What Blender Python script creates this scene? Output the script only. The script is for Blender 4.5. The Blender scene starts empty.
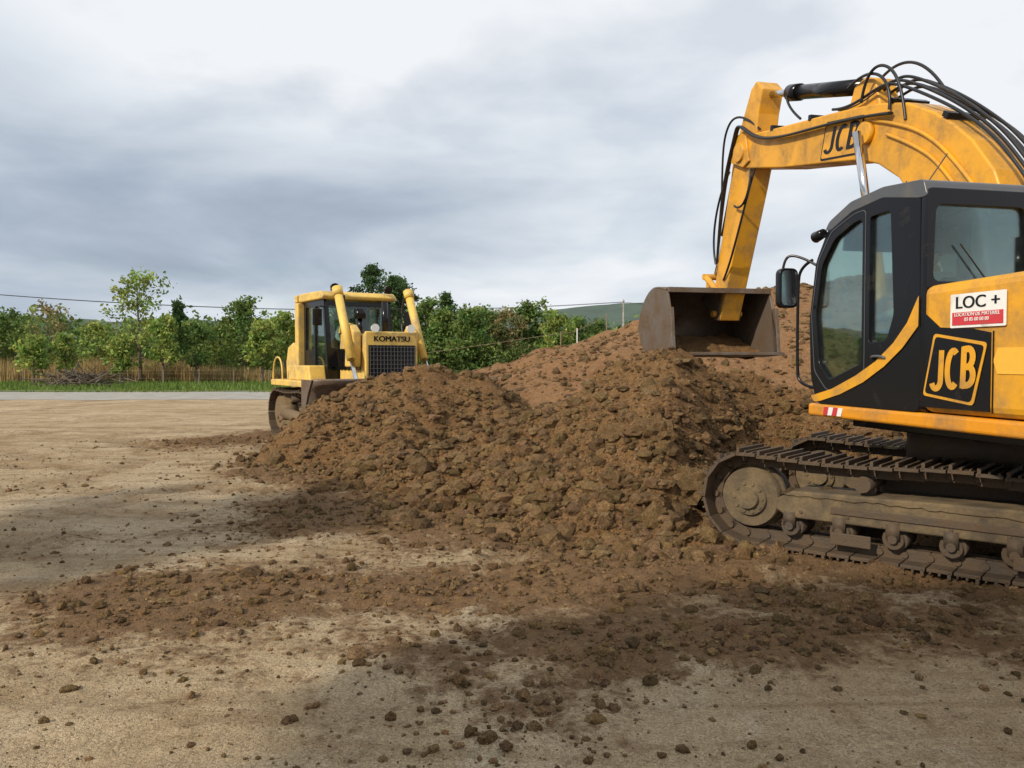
import bpy, bmesh, math, numpy as np, random
from mathutils import Matrix, Vector
random.seed(5); rng=np.random.default_rng(11)
S=bpy.context.scene
COL=S.collection
# ------------------------------------------------------------------ noise
def _h(ix,iy,s):
    h=(ix*374761393+iy*668265263+s*144269504)&0xffffffff
    h=((h^(h>>13))*1274126177)&0xffffffff
    return (h^(h>>16))/4294967295.0
def vn(x,y,s=0):
    ix=np.floor(x).astype(np.int64); iy=np.floor(y).astype(np.int64)
    fx=x-ix; fy=y-iy; fx=fx*fx*(3-2*fx); fy=fy*fy*(3-2*fy)
    a=_h(ix,iy,s);b=_h(ix+1,iy,s);c=_h(ix,iy+1,s);d=_h(ix+1,iy+1,s)
    return (a+(b-a)*fx)*(1-fy)+(c+(d-c)*fx)*fy
def fbm(x,y,o=4,s=0,g=.5):
    x=np.asarray(x,float);y=np.asarray(y,float)
    t=0;a=1;n=0
    for i in range(o):
        t=t+a*(vn(x*2.03**i+i*17.3,y*2.03**i-i*9.1,s+i)-.5)*2;n+=a;a*=g
    return t/n
def ridg(x,y,o=3,s=0):
    t=0;a=1;n=0
    for i in range(o):
        t=t+a*(1-np.abs(vn(x*2.1**i+i*7.3,y*2.1**i+i*3.1,s+i)*2-1));n+=a;a*=.5
    return t/n
def sst(a,b,x):
    t=np.clip((x-a)/(b-a),0,1);return t*t*(3-2*t)
def segd(x,y,a,b):
    ax,ay=a[:2];bx,by=b[:2];dx,dy=bx-ax,by-ay
    t=np.clip(((x-ax)*dx+(y-ay)*dy)/(dx*dx+dy*dy),0,1)
    return np.hypot(x-ax-t*dx,y-ay-t*dy),t
# ------------------------------------------------------------------ materials
def newmat(n):
    m=bpy.data.materials.new(n);m.use_nodes=True
    nt=m.node_tree;b=nt.nodes['Principled BSDF'];return m,nt,b
def N(nt,t,**k):
    n=nt.nodes.new(t)
    for a,v in k.items(): setattr(n,a,v)
    return n
def noise(nt,vec,scale,detail=5,rough=.6,dist=0):
    n=N(nt,'ShaderNodeTexNoise');n.inputs['Scale'].default_value=scale;n.inputs['Detail'].default_value=detail
    n.inputs['Roughness'].default_value=rough;n.inputs['Distortion'].default_value=dist
    if vec is not None: nt.links.new(vec,n.inputs['Vector'])
    return n.outputs['Fac']
def mr(nt,v,a,b,c=0,d=1):
    n=N(nt,'ShaderNodeMapRange');nt.links.new(v,n.inputs[0])
    for i,q in enumerate((a,b,c,d)): n.inputs[i+1].default_value=q
    return n.outputs[0]
def mix(nt,f,a,b,bt='MIX'):
    n=N(nt,'ShaderNodeMix',data_type='RGBA',blend_type=bt)
    if isinstance(f,(int,float)): n.inputs[0].default_value=f
    else: nt.links.new(f,n.inputs[0])
    for i,q in ((6,a),(7,b)):
        if isinstance(q,tuple): n.inputs[i].default_value=(*q,1) if len(q)==3 else q
        else: nt.links.new(q,n.inputs[i])
    return n.outputs[2]
def math_(nt,op,a,b=None):
    n=N(nt,'ShaderNodeMath',operation=op)
    for i,q in enumerate((a,b)):
        if q is None: continue
        if isinstance(q,(int,float)): n.inputs[i].default_value=q
        else: nt.links.new(q,n.inputs[i])
    return n.outputs[0]
def bump(nt,b,h,strength=.5,dist=.02,prev=None):
    n=N(nt,'ShaderNodeBump');n.inputs['Strength'].default_value=strength;n.inputs['Distance'].default_value=dist
    nt.links.new(h,n.inputs['Height'])
    if prev is not None: nt.links.new(prev,n.inputs['Normal'])
    nt.links.new(n.outputs[0],b.inputs['Normal']);return n.outputs[0]
def objco(nt):
    return N(nt,'ShaderNodeTexCoord').outputs['Object']
def paint(name,col,rough=.4,dirt=.35,dirtcol=(.17,.11,.06),metal=0,scale=3.,spec=.5,bmp=0):
    m,nt,b=newmat(name);o=objco(nt)
    n1=noise(nt,o,scale,6,.65,.4);n2=noise(nt,o,scale*9,4,.6)
    f=math_(nt,'MULTIPLY',mr(nt,n1,.62-dirt*.55,.80-dirt*.35),mr(nt,n2,.25,.65,.5,1))
    c=mix(nt,mr(nt,n2,.3,.7,0,.3),tuple(col),tuple(q*.75 for q in col))
    c=mix(nt,f,c,dirtcol)
    nt.links.new(c,b.inputs['Base Color'])
    r=math_(nt,'ADD',rough,math_(nt,'MULTIPLY',f,.9-rough));nt.links.new(r,b.inputs['Roughness'])
    b.inputs['Metallic'].default_value=metal;b.inputs['Specular IOR Level'].default_value=spec
    if bmp: bump(nt,b,n2,bmp,.01)
    return m
YEL=paint('excavator_paint',(.70,.335,.018),.36,.34,(.30,.17,.055))
YEL2=paint('excavator_paint_low',(.70,.28,.013),.4,.36,(.25,.15,.06))
DOZ=paint('dozer_paint',(.72,.48,.10),.5,.36,(.32,.24,.13))
BLK=paint('black_paint',(.007,.007,.009),.22,.05,(.04,.032,.024),spec=.3)
BLK2=paint('cab_dark_grey',(.08,.085,.095),.28,.1,(.13,.12,.10))
RUB=paint('rubber_hose',(.010,.010,.012),.4,.1,(.05,.04,.03))
CHR=paint('chrome_rod',(.7,.7,.72),.15,.1,metal=1)
STEEL=paint('worn_steel',(.20,.165,.135),.45,.5,(.13,.08,.045),metal=.5,bmp=.3)
TRK=paint('muddy_track_steel',(.07,.055,.042),.6,.6,(.115,.075,.042),metal=.3,bmp=.6,scale=5)
TRKL=paint('dusty_frame',(.055,.042,.028),.8,.5,(.17,.12,.06),bmp=.5,scale=4)
TRKD=paint('dozer_track_frame',(.16,.11,.04),.8,.7,(.15,.10,.055),bmp=.5,scale=4)
WHT=paint('white_sign',(.76,.76,.74),.4,.1)
RED=paint('red_sign',(.55,.04,.05),.4,.1)
SEAT=paint('seat_fabric',(.05,.052,.06),.9,.1)
VEST=paint('orange_plastic',(.75,.13,.02),.7,.1)
WOOD=paint('grey_wood',(.22,.17,.12),.9,.3)
CONC=paint('concrete_pole',(.4,.38,.35),.9,.3)
SKIN=paint('skin',(.50,.28,.19),.55,.05);SHIRT=paint('grey_shirt',(.50,.52,.54),.9,.1);TROU=paint('work_trousers',(.04,.05,.08),.9,.2);HAIR=paint('hair',(.03,.02,.015),.7,.05)
def glassmat(name,tint,film):
    m,nt,b=newmat(name);nt.nodes.remove(b)
    out=nt.nodes['Material Output']
    t=N(nt,'ShaderNodeBsdfTransparent');t.inputs[0].default_value=tint
    g=N(nt,'ShaderNodeBsdfGlossy');g.inputs['Roughness'].default_value=.02;g.inputs[0].default_value=(.9,.95,1,1)
    d=N(nt,'ShaderNodeBsdfDiffuse');d.inputs[0].default_value=(.35,.33,.28,1)
    fr=N(nt,'ShaderNodeFresnel');fr.inputs[0].default_value=1.45
    m1=N(nt,'ShaderNodeMixShader');nt.links.new(mr(nt,fr.outputs[0],0,1,.02,.6),m1.inputs[0]);nt.links.new(t.outputs[0],m1.inputs[1]);nt.links.new(g.outputs[0],m1.inputs[2])
    m2=N(nt,'ShaderNodeMixShader');nt.links.new(mr(nt,noise(nt,objco(nt),4,6),.45,.8,film*.2,film),m2.inputs[0])
    nt.links.new(m1.outputs[0],m2.inputs[1]);nt.links.new(d.outputs[0],m2.inputs[2]);nt.links.new(m2.outputs[0],out.inputs[0]);return m
GLS=glassmat('cab_glass',(.70,.80,.75,1),.06)
def soilmat(name,c1,c2,c3,scale=1.,attr=None):
    m,nt,b=newmat(name);o=objco(nt)
    a=noise(nt,o,.9*scale,5,.6);f=noise(nt,o,14*scale,5,.75);g=noise(nt,o,55*scale,3,.7)
    c=mix(nt,mr(nt,a,.35,.65),c1,c2);c=mix(nt,mr(nt,f,.45,.68),c,c3)
    c=mix(nt,mr(nt,g,.35,.65,0,.7),c,tuple(q*.40 for q in c1))
    if attr:
        at=N(nt,'ShaderNodeAttribute',attribute_name=attr)
        c=mix(nt,1,c,at.outputs['Color'],'MULTIPLY')
    nt.links.new(c,b.inputs['Base Color']);b.inputs['Roughness'].default_value=.95;b.inputs['Specular IOR Level'].default_value=.2
    p=bump(nt,b,f,1,.09);bump(nt,b,g,1,.025,p);return m
PILE=soilmat('pile_soil',(.25,.132,.052),(.33,.185,.078),(.42,.27,.13))
PILE2=soilmat('far_mound_soil',(.34,.175,.078),(.27,.145,.065),(.40,.255,.135),.6)
CLOD=soilmat('clod_soil',(.32,.19,.085),(.37,.23,.11),(.48,.34,.19),1.5,'tint')
CLOD2=soilmat('packed_mud',(.16,.105,.055),(.20,.135,.07),(.25,.18,.10),1.)
def groundmat():
    m,nt,b=newmat('ground_dirt');o=objco(nt)
    at=N(nt,'ShaderNodeAttribute',attribute_name='soil').outputs['Fac']
    rt=N(nt,'ShaderNodeAttribute',attribute_name='tint').outputs['Fac']
    mp=N(nt,'ShaderNodeMapping');mp.inputs['Rotation'].default_value=(0,0,.35);mp.inputs['Scale'].default_value=(.3,2.2,1);nt.links.new(o,mp.inputs[0])
    st=noise(nt,mp.outputs[0],1.1,6,.65,.6)
    a=noise(nt,o,.35,5,.6,.5);e=noise(nt,o,1.7,7,.70,.4);f=noise(nt,o,12,5,.7);g=noise(nt,o,70,3,.7)
    c=mix(nt,mr(nt,a,.36,.62),(.47,.35,.20),(.60,.475,.31))
    c=mix(nt,mr(nt,st,.49,.63,0,.72),c,(.31,.205,.105))
    c=mix(nt,mr(nt,e,.52,.67,0,.75),c,(.27,.17,.085))
    c=mix(nt,mr(nt,e,.44,.30,0,.6),c,(.68,.57,.41))
    c=mix(nt,math_(nt,'MULTIPLY',rt,.75),c,(.24,.155,.08))
    c=mix(nt,mr(nt,f,.50,.72,0,.6),c,(.23,.15,.075))
    s=mix(nt,mr(nt,f,.35,.65),(.24,.135,.06),(.14,.076,.034))
    k=math_(nt,'ADD',at,math_(nt,'MULTIPLY',math_(nt,'SUBTRACT',e,.5),1.2))
    k=math_(nt,'ADD',k,math_(nt,'MULTIPLY',math_(nt,'SUBTRACT',f,.5),1.2))
    c=mix(nt,mr(nt,k,.27,.61,0,.95),c,s)
    c=mix(nt,mr(nt,g,.41,.67,0,.6),c,(.15,.10,.052))
    nt.links.new(c,b.inputs['Base Color']);b.inputs['Roughness'].default_value=.93;b.inputs['Specular IOR Level'].default_value=.25
    p=bump(nt,b,e,.35,.05);p=bump(nt,b,f,1,.06,p);bump(nt,b,g,1,.02,p);return m
GRD=groundmat()
def simple(name,c1,c2,scale,rough=.9,b2=.3):
    m,nt,b=newmat(name);o=objco(nt);f=noise(nt,o,scale,6,.65)
    nt.links.new(mix(nt,mr(nt,f,.35,.65),c1,c2),b.inputs['Base Color']);b.inputs['Roughness'].default_value=rough
    b.inputs['Specular IOR Level'].default_value=.2;bump(nt,b,f,b2,.03);return m
ROAD=simple('road_surface',(.25,.24,.22),(.35,.33,.29),1.2)
FIELD=simple('field_grass',(.075,.12,.03),(.13,.16,.05),.5)
HILL=simple('hazy_hill_forest',(.05,.08,.065),(.085,.115,.09),.03)  # bluish distance haze is mixed into the forest colour itself
BARK=simple('bark',(.09,.07,.05),(.16,.13,.10),6)
def leafmat(name,c):
    m,nt,b=newmat(name);out=nt.nodes['Material Output']
    at=N(nt,'ShaderNodeAttribute',attribute_name='tint')
    cc=mix(nt,1,tuple(c),at.outputs['Color'],'MULTIPLY')
    nt.links.new(cc,b.inputs['Base Color']);b.inputs['Roughness'].default_value=.6;b.inputs['Specular IOR Level'].default_value=.25
    t=N(nt,'ShaderNodeBsdfTranslucent');nt.links.new(cc,t.inputs[0])
    x=N(nt,'ShaderNodeMixShader');x.inputs[0].default_value=.4
    nt.links.new(b.outputs[0],x.inputs[1]);nt.links.new(t.outputs[0],x.inputs[2]);nt.links.new(x.outputs[0],out.inputs[0]);return m
L1=leafmat('leaf_spring',(.25,.33,.085));L2=leafmat('leaf_mid',(.14,.215,.06));L3=leafmat('leaf_dark',(.065,.12,.04))
L4=leafmat('leaf_brown',(.27,.24,.11));REED=leafmat('reed',(.42,.315,.16));GRS=leafmat('grass_blade',(.13,.20,.045))
# ------------------------------------------------------------------ mesh helpers
def link(o,parent=None,M=None):
    COL.objects.link(o)
    if parent: o.parent=parent
    if M is not None: o.matrix_basis=M
    return o
def empty(n,loc=(0,0,0),rz=0,parent=None):
    o=bpy.data.objects.new(n,None);COL.objects.link(o)
    if parent:o.parent=parent
    o.location=loc;o.rotation_euler=(0,0,rz);o.empty_display_size=.3;return o
def mk(name,v,f,mat,parent=None,smooth=False,bev=0,tint=None,soil=None):
    me=bpy.data.meshes.new(name)
    me.from_pydata(v.tolist() if hasattr(v,'tolist') else v,[],f.tolist() if hasattr(f,'tolist') else f)
    me.materials.append(mat)
    if smooth: me.polygons.foreach_set('use_smooth',[True]*len(me.polygons))
    if tint is not None:
        a=me.color_attributes.new('tint','FLOAT_COLOR','POINT');a.data.foreach_set('color',tint.astype(np.float32).ravel())
    if soil is not None:
        a=me.attributes.new('soil','FLOAT','POINT');a.data.foreach_set('value',soil.astype(np.float32).ravel())
    me.update();o=bpy.data.objects.new(name,me);link(o,parent)
    if bev:
        b=o.modifiers.new('b','BEVEL');b.width=bev;b.segments=3;b.limit_method='ANGLE';b.angle_limit=math.radians(35)
        b.harden_normals=False
    return o
def prism(name,pts,y0,y1,mat,parent,bev=.02,plane='XZ'):
    n=len(pts)
    def P(a,b,c): return (a,c,b) if plane=='XZ' else ((c,a,b) if plane=='YZ' else (a,b,c))
    v=[P(a,b,y0) for a,b in pts]+[P(a,b,y1) for a,b in pts]
    f=[tuple(range(n)),tuple(range(2*n-1,n-1,-1))]+[(i,i+n,(i+1)%n+n,(i+1)%n) for i in range(n)]
    o=mk(name,v,f,mat,parent,bev=bev)
    bm=bmesh.new();bm.from_mesh(o.data);bmesh.ops.recalc_face_normals(bm,faces=bm.faces);bm.to_mesh(o.data);bm.free()
    return o
def box(name,x0,x1,y0,y1,z0,z1,mat,parent,bev=.02):
    return prism(name,[(x0,z0),(x1,z0),(x1,z1),(x0,z1)],y0,y1,mat,parent,bev)
class MB:
    def __init__(s): s.v=[];s.f=[]
    def box(s,c,ax,h):
        c=Vector(c);ax=[Vector(a) for a in ax];n=len(s.v)
        for k in (-1,1):
            for j in (-1,1):
                for i in (-1,1): s.v.append(tuple(c+ax[0]*h[0]*i+ax[1]*h[1]*j+ax[2]*h[2]*k))
        s.f+=[tuple(n+q for q in t) for t in ((0,2,3,1),(4,5,7,6),(0,1,5,4),(2,6,7,3),(0,4,6,2),(1,3,7,5))]
    def cyl(s,p0,p1,r,r1=None,seg=16):
        r1=r if r1 is None else r1;p0=Vector(p0);p1=Vector(p1);d=(p1-p0).normalized()
        a=d.orthogonal().normalized();b=d.cross(a);n=len(s.v)
        for p,q in ((p0,r),(p1,r1)):
            for i in range(seg):
                t=2*math.pi*i/seg;s.v.append(tuple(p+(a*math.cos(t)+b*math.sin(t))*q))
        s.f+=[(n+i,n+(i+1)%seg,n+seg+(i+1)%seg,n+seg+i) for i in range(seg)]
        s.f+=[tuple(n+i for i in range(seg-1,-1,-1)),tuple(n+seg+i for i in range(seg))]
    def obj(s,name,mat,parent=None,bev=0,smooth=False):
        o=mk(name,s.v,s.f,mat,parent,bev=bev,smooth=smooth)
        if smooth:
            o.data.polygons.foreach_set('use_smooth',[len(p.vertices)==4 for p in o.data.polygons])
        return o
def cyl(name,p0,p1,r,mat,parent,r1=None,seg=24):
    m=MB();m.cyl(p0,p1,r,r1,seg);return m.obj(name,mat,parent,smooth=True)
def tube(name,paths,r,mat,parent,order=3):
    c=bpy.data.curves.new(name,'CURVE');c.dimensions='3D';c.bevel_depth=r;c.bevel_resolution=3;c.use_fill_caps=True
    for p in paths:
        s=c.splines.new('NURBS');s.points.add(len(p)-1)
        for q,w in zip(s.points,p): q.co=(*w,1)
        s.use_endpoint_u=True;s.order_u=min(order,len(p));s.resolution_u=8
    c.materials.append(mat);o=bpy.data.objects.new(name,c);return link(o,parent)
def rnd(pts,r=.06,n=5):
    out=[];L=len(pts)
    for i in range(L):
        p=Vector(pts[i]);a=Vector(pts[i-1])-p;b=Vector(pts[(i+1)%L])-p
        k=min(r,a.length*.45,b.length*.45);a=p+a.normalized()*k;b=p+b.normalized()*k
        for j in range(n+1):
            t=j/n;out.append(tuple(a*(1-t)**2+p*2*t*(1-t)+b*t*t))
    return out
def AX(U,V,O):
    U=Vector(U);V=Vector(V);W=U.cross(V)
    return Matrix(((U.x,V.x,W.x,O[0]),(U.y,V.y,W.y,O[1]),(U.z,V.z,W.z,O[2]),(0,0,0,1)))
def plate(name,outer,holes,th,mat,parent,Mx,bev=0):
    c=bpy.data.curves.new(name,'CURVE');c.dimensions='2D';c.fill_mode='BOTH';c.extrude=th/2;c.bevel_depth=bev
    for poly in [outer]+holes:
        s=c.splines.new('POLY');s.points.add(len(poly)-1);s.use_cyclic_u=True
        for q,w in zip(s.points,poly): q.co=(w[0],w[1],0,1)
    c.materials.append(mat);o=bpy.data.objects.new(name,c);return link(o,parent,Mx)
def text(name,s,size,mat,parent,Mx,shear=0,bold=0,sx=1,sp=1):
    k=(-1,0,1) if bold else (0,)
    for j,d in enumerate(k):
        c=bpy.data.curves.new(name,'FONT');c.body=s;c.size=size;c.align_x='CENTER';c.align_y='CENTER';c.extrude=.0015;c.shear=shear;c.space_character=sp
        c.materials.append(mat);o=bpy.data.objects.new(name,c);link(o,parent,Mx@Matrix.Translation((d*bold,0,.0007*j))@Matrix.Diagonal((sx,1,1,1)))
def stroke(name,paths,w,mat,parent,Mx):
    """flat thick letter strokes (2D polylines) as one mesh"""
    v=[];f=[]
    for k,p in enumerate(paths):
        P=[Vector(q) for q in p];n=len(v);z=.0008*k
        for i,q in enumerate(P):
            a=P[max(i-1,0)];b=P[min(i+1,len(P)-1)];d=(b-a).normalized();nn=Vector((-d.y,d.x))
            v+=[(q.x+nn.x*w/2,q.y+nn.y*w/2,z),(q.x-nn.x*w/2,q.y-nn.y*w/2,z)]
        f+=[(n+2*i,n+2*i+1,n+2*i+3,n+2*i+2) for i in range(len(P)-1)]
    o=mk(name,v,f,mat,None);o.parent=parent;o.matrix_basis=Mx;return o
def arc(cx,cy,r,a0,a1,ry=None,n=10):
    ry=ry or r;return [(cx+r*math.cos(math.radians(a0+(a1-a0)*i/n)),cy+ry*math.sin(math.radians(a0+(a1-a0)*i/n))) for i in range(n+1)]
def logo(name,size,mat,parent,Mx,wd=.13):
    s=size
    J=[(-.40,.5),(-.40,-.25)]+arc(-.54,-.25,.14,0,-165,.19)
    C=arc(-.02,0,.17,55,305,.44,18)
    B1=[(.31,-.5),(.31,.5)];B2=[(.28,.435)]+arc(.44,.22,.14,90,-90,.215)+[(.33,.005)];B3=[(.31,.004)]+arc(.46,-.215,.15,90,-90,.22)+[(.28,-.435)]
    sh=lambda p:[((x+.14*y)*s*.95,y*s) for x,y in p]
    stroke(name,[sh(p) for p in (J,C,B1,B2,B3)],wd*s,mat,parent,Mx)
EX=(4.04,6.86)
# ------------------------------------------------------------------ terrain functions
def soilmask(x,y):
    m=np.zeros_like(x)
    for a,b,w in (((-2.4,5.7),(.2,5.6),.85),((.2,5.6),(1.2,6.6),1.05),((-.4,4.5),(.7,4.8),.65),((1.2,4.6),(2.9,4.9),.5),
                  ((-1.8,8.7),(2.,7.2),1.4),((-3.3,11.8),(-1,10),1.2),((-4.0,12.6),(-2,11.6),.8),((3,7.2),(5,5.6),1.6),((-6,16),(-4,19),1.4),((.1,3.6),(.6,4.3),.4),((1.5,6),(3.3,3.9),.5)):
        d,_=segd(x,y,a,b);m=np.maximum(m,np.exp(-(d/w)**2))
    n=fbm(x*.9,y*.9,5,31)
    m=m*(.85+.9*n)+.28*sst(.05,.5,fbm(x*.45+9,y*.45,5,77))
    return np.clip(m,0,1)
RUTS=((-14,6,9.6,.28),(-14,6,11.7,.28),(-22,28,17,.3),(-22,28,19.1,.3),(3,-9,13.1,.25),(3,-9,14.9,.25),(6,-20,23.6,.22),(-9,9,7.7,.2),(-9,9,9.3,.2),(2,24,18.2,.3),(2,24,20.4,.3),(-12,12,6,.25),(-12,12,8,.25),(-3,34,22,.3),(-3,34,24,.3),(-3,34,18,.3))
def ruts(x,y,mask=False):
    h=np.zeros_like(x);mk_=np.zeros_like(x);near=.3+.7*sst(4.3,6.5,y)
    for i,(cx,cy,R,w) in enumerate(RUTS):
        r=np.hypot(x-cx,y-cy);th=np.arctan2(y-cy,x-cx);r=r+.12*fbm(x*.4,y*.4,2,200+i)
        k=sst(.2,.42,vn(x*.35+i*3,y*.35,5))*near*(.35+.65*sst(.3,.6,vn(x*1.7,y*1.7,71+i)))
        band=np.exp(-((r-R)/w)**4)*k
        cl=np.sign(np.sin(th*R*2*math.pi/.19))
        h+=band*(-.026+.014*cl)+k*.028*np.exp(-((np.abs(r-R)-w*1.3)/.07)**2)
        mk_=np.maximum(mk_,band*(.7-.3*cl))
    return mk_ if mask else h
def ground(x,y):
    far=np.clip(1-(np.hypot(x,y)-30)/30,0,1)
    m=soilmask(x,y)
    h=.05*fbm(x*.25,y*.25,3,1)+.018*fbm(x*1.1,y*1.1,4,2)+.014*fbm(x*6,y*6,3,3)*(.5+m)*1.4
    h=h+m*.05*(ridg(x*2.6,y*2.6,3,9)-.2)+m*.035*fbm(x*9,y*9,2,44)
    h=h+ruts(x,y)
    return h*far
def ridge(x,y,pts,sl,rnd_=.25):
    out=np.full_like(x,-9.)
    for a,b in zip(pts[:-1],pts[1:]):
        d,t=segd(x,y,a,b);z=a[2]+(b[2]-a[2])*t
        out=np.maximum(out,z+rnd_*sl-sl*np.sqrt(d*d+rnd_*rnd_))
    return out
def boxcut(x,y,h):
    rx,ry=x-EX[0],y-EX[1];lx=np.abs(-.764*rx+.646*ry);ly=np.abs(.646*rx+.764*ry)
    d=np.hypot(np.maximum(lx-2.05,0),np.maximum(ly-1.2,0))+.12*fbm(x*2,y*2,3,412)
    return np.minimum(h,-.1+d*1.5)
def lumps(x,y,s,f0=3.0):
    X_=x*f0;Y_=y*f0;ix=np.floor(X_).astype(np.int64);iy=np.floor(Y_).astype(np.int64);out=np.zeros_like(x)
    for dx in (-1,0,1):
        for dy in (-1,0,1):
            cx=ix+dx+_h(ix+dx,iy+dy,s);cy=iy+dy+_h(ix+dx,iy+dy,s+1);r=.25+.55*_h(ix+dx,iy+dy,s+2)**2
            d2=((X_-cx)**2+(Y_-cy)**2)/(r*r);out=np.maximum(out,r*np.sqrt(np.clip(1-d2,0,1)))
    return out
def pileA(x,y):
    wx=x+.3*fbm(x*.8,y*.8,4,61);wy=y+.35*fbm(x*.8+5,y*.8,4,62)
    h=ridge(wx,wy,[(4.7,9.9,.8),(3.6,9.8,1.22),(2.75,9.8,1.58),(2.0,9.7,1.76),(1.4,9.9,1.56),(.85,10.1,1.22),(.1,10.4,.85),(-.9,10.4,.5),(-2.2,10.6,.12)],.70,.15)
    h=np.maximum(h,ridge(wx,wy,[(1.9,9.6,1.6),(1.35,8.4,.95),(1.0,7.9,.45)],.68,.15))
    h=np.maximum(h,ridge(wx,wy,[(.2,10.2,.8),(-.4,9.2,.4),(-.9,8.6,.1)],.5,.15))
    k=sst(-.1,.5,h)
    x2=x+.1*fbm(x*4,y*4,2,5);y2=y+.1*fbm(x*4+7,y*4,2,6)
    h=h+k*(.22*fbm(x*1.3,y*1.3,4,21)+.14*(ridg(x*1.9,y*1.9,4,22)-.5))+.07*fbm(x*5,y*5,4,23,.6)*sst(-.15,.2,h)+.03*fbm(x*16,y*16,2,24)*k
    kk=sst(-.12,.15,h)*(.34+.7*sst(1.2,.3,h))
    h=h+kk*(.15*lumps(x2,y2,500,2.2)+.075*lumps(x2,y2,510,5.)+.04*lumps(x2,y2,520,9.))
    return boxcut(x,y,h)
def pileB(x,y):
    wx=x+.25*fbm(x*.8,y*.8,3,71);wy=y+.25*fbm(x*.8+5,y*.8,3,72)
    h=ridge(wx,wy,[(-2.95,13.2,1.0),(-2.4,13.4,1.30),(-1.5,13.8,1.52),(-.8,14.3,1.46),(-.2,14.9,1.0)],.85,.15)
    h=np.maximum(h,ridge(wx,wy,[(-1.7,13.4,1.1),(-1.9,12,.4),(-1.6,11,.15)],.5,.15))
    k=sst(-.1,.5,h)
    h=h+k*(.16*fbm(x*1.3,y*1.3,4,26)+.10*(ridg(x*2.1,y*2.1,3,27)-.5))+.06*fbm(x*6,y*6,3,28)*sst(-.15,.2,h)
    kk=sst(-.12,.15,h)*(.35+.7*sst(1.1,.3,h))
    return h+kk*(.15*lumps(x,y,600,2.)+.09*lumps(x,y,610,4.4))
def pileC(x,y):
    wx=x+.6*fbm(x*.3,y*.3,3,81);wy=y+.8*fbm(x*.3+5,y*.3,3,82)
    h=ridge(wx,wy,[(-2.4,24,.5),(-.6,24,1.2),(1.5,24,1.7),(3.9,24.5,2.35),(6.2,25,3.05),(8.3,25,3.85),(11,26,4.2),(16,27,4.6),(24,28,4.2)],.32,1.0)
    k=sst(-.1,.5,h)
    h=h+k*(.18*fbm(x*.5,y*.5,4,36)+.18*(ridg(x*.9,y*.5,4,37)-.5)+.08*fbm(x*4,y*4,3,38)+.12*lumps(x,y,700,1.4))
    return h
def hfield(name,fn,x0,x1,y0,y1,st,mat):
    xs=np.arange(x0,x1,st);ys=np.arange(y0,y1,st);X,Y=np.meshgrid(xs,ys)
    Z=fn(X,Y);keep=Z>-.12
    Z=np.where(Z<.0,Z*1.6,Z);Z=np.clip(Z,-.22,None)
    ny,nx=X.shape;idx=np.arange(ny*nx).reshape(ny,nx)
    q=np.stack([idx[:-1,:-1],idx[:-1,1:],idx[1:,1:],idx[1:,:-1]],-1).reshape(-1,4)
    kk=keep.ravel()[q].any(1);q=q[kk];u=np.unique(q);mp=np.zeros(ny*nx,int);mp[u]=np.arange(len(u))
    v=np.stack([X,Y,Z],-1).reshape(-1,3)[u]
    return mk(name,v,mp[q],mat,smooth=True)
tx=np.linspace(-1,1,640);xs=3.0*np.sinh(6.0*tx)
bY=6.0;t0=-math.asinh(40/3)/bY;t1=math.asinh(1500/3)/bY
ty=np.linspace(t0,t1,680);ys=5+3*np.sinh(bY*ty)
X,Y=np.meshgrid(xs,ys);Z=ground(X,Y)
Z=Z*np.clip((31-Y)/7,0,1)
idx=np.arange(X.size).reshape(X.shape)
q=np.stack([idx[:-1,:-1],idx[:-1,1:],idx[1:,1:],idx[1:,:-1]],-1).reshape(-1,4)
rm=ruts(X,Y,True).ravel()
mk('ground',np.stack([X,Y,Z],-1).reshape(-1,3),q,GRD,smooth=True,soil=soilmask(X,Y).ravel(),tint=np.stack([rm,rm,rm,rm*0+1],-1))
hfield('dirt_pile',pileA,-3.5,6.2,6,12.8,.026,PILE)
hfield('dirt_pile',pileB,-5.5,2.2,9.5,17,.045,PILE)
hfield('earth_mound',pileC,-8,40,9,44,.14,PILE2)
def sheet(name,x0,x1,ylo,yhi,z,mat,n=120):
    xs=np.linspace(x0,x1,n);a=np.array([ylo(x) for x in xs]);b=np.array([yhi(x) for x in xs])
    v=np.concatenate([np.stack([xs,a,np.full(n,z)],-1),np.stack([xs,b,np.full(n,z)],-1)])
    f=np.stack([np.arange(n-1),np.arange(1,n),np.arange(1,n)+n,np.arange(n-1)+n],-1)
    return mk(name,v,f,mat)
rl=lambda x:33.6+.03*x+.7*float(fbm(np.array([x*.35]),np.array([0.]),4,4)[0])
rh=lambda x:42+.03*x
sheet('road',-120,90,rl,rh,.008,ROAD,500)
sheet('grass_field',-700,700,lambda x:42.2+.03*x if abs(x)<200 else 48,lambda x:900,.02,FIELD,200)
xs=np.linspace(-900,1100,220)
hz=40+12*fbm(xs*.004,xs*0,4,55)+3*fbm(xs*.05,xs*0,3,56)+6*sst(-50,200,xs)
v=np.concatenate([np.stack([xs,xs*0+470,xs*0-1],-1),np.stack([xs,xs*0+640,hz],-1),np.stack([xs,xs*0+900,xs*0-1],-1)])
n=220;f=np.concatenate([np.stack([np.arange(n-1),np.arange(1,n),np.arange(1,n)+n,np.arange(n-1)+n],-1)+k*n for k in (0,1)])
mk('hills',v,f,HILL,smooth=True)
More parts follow.
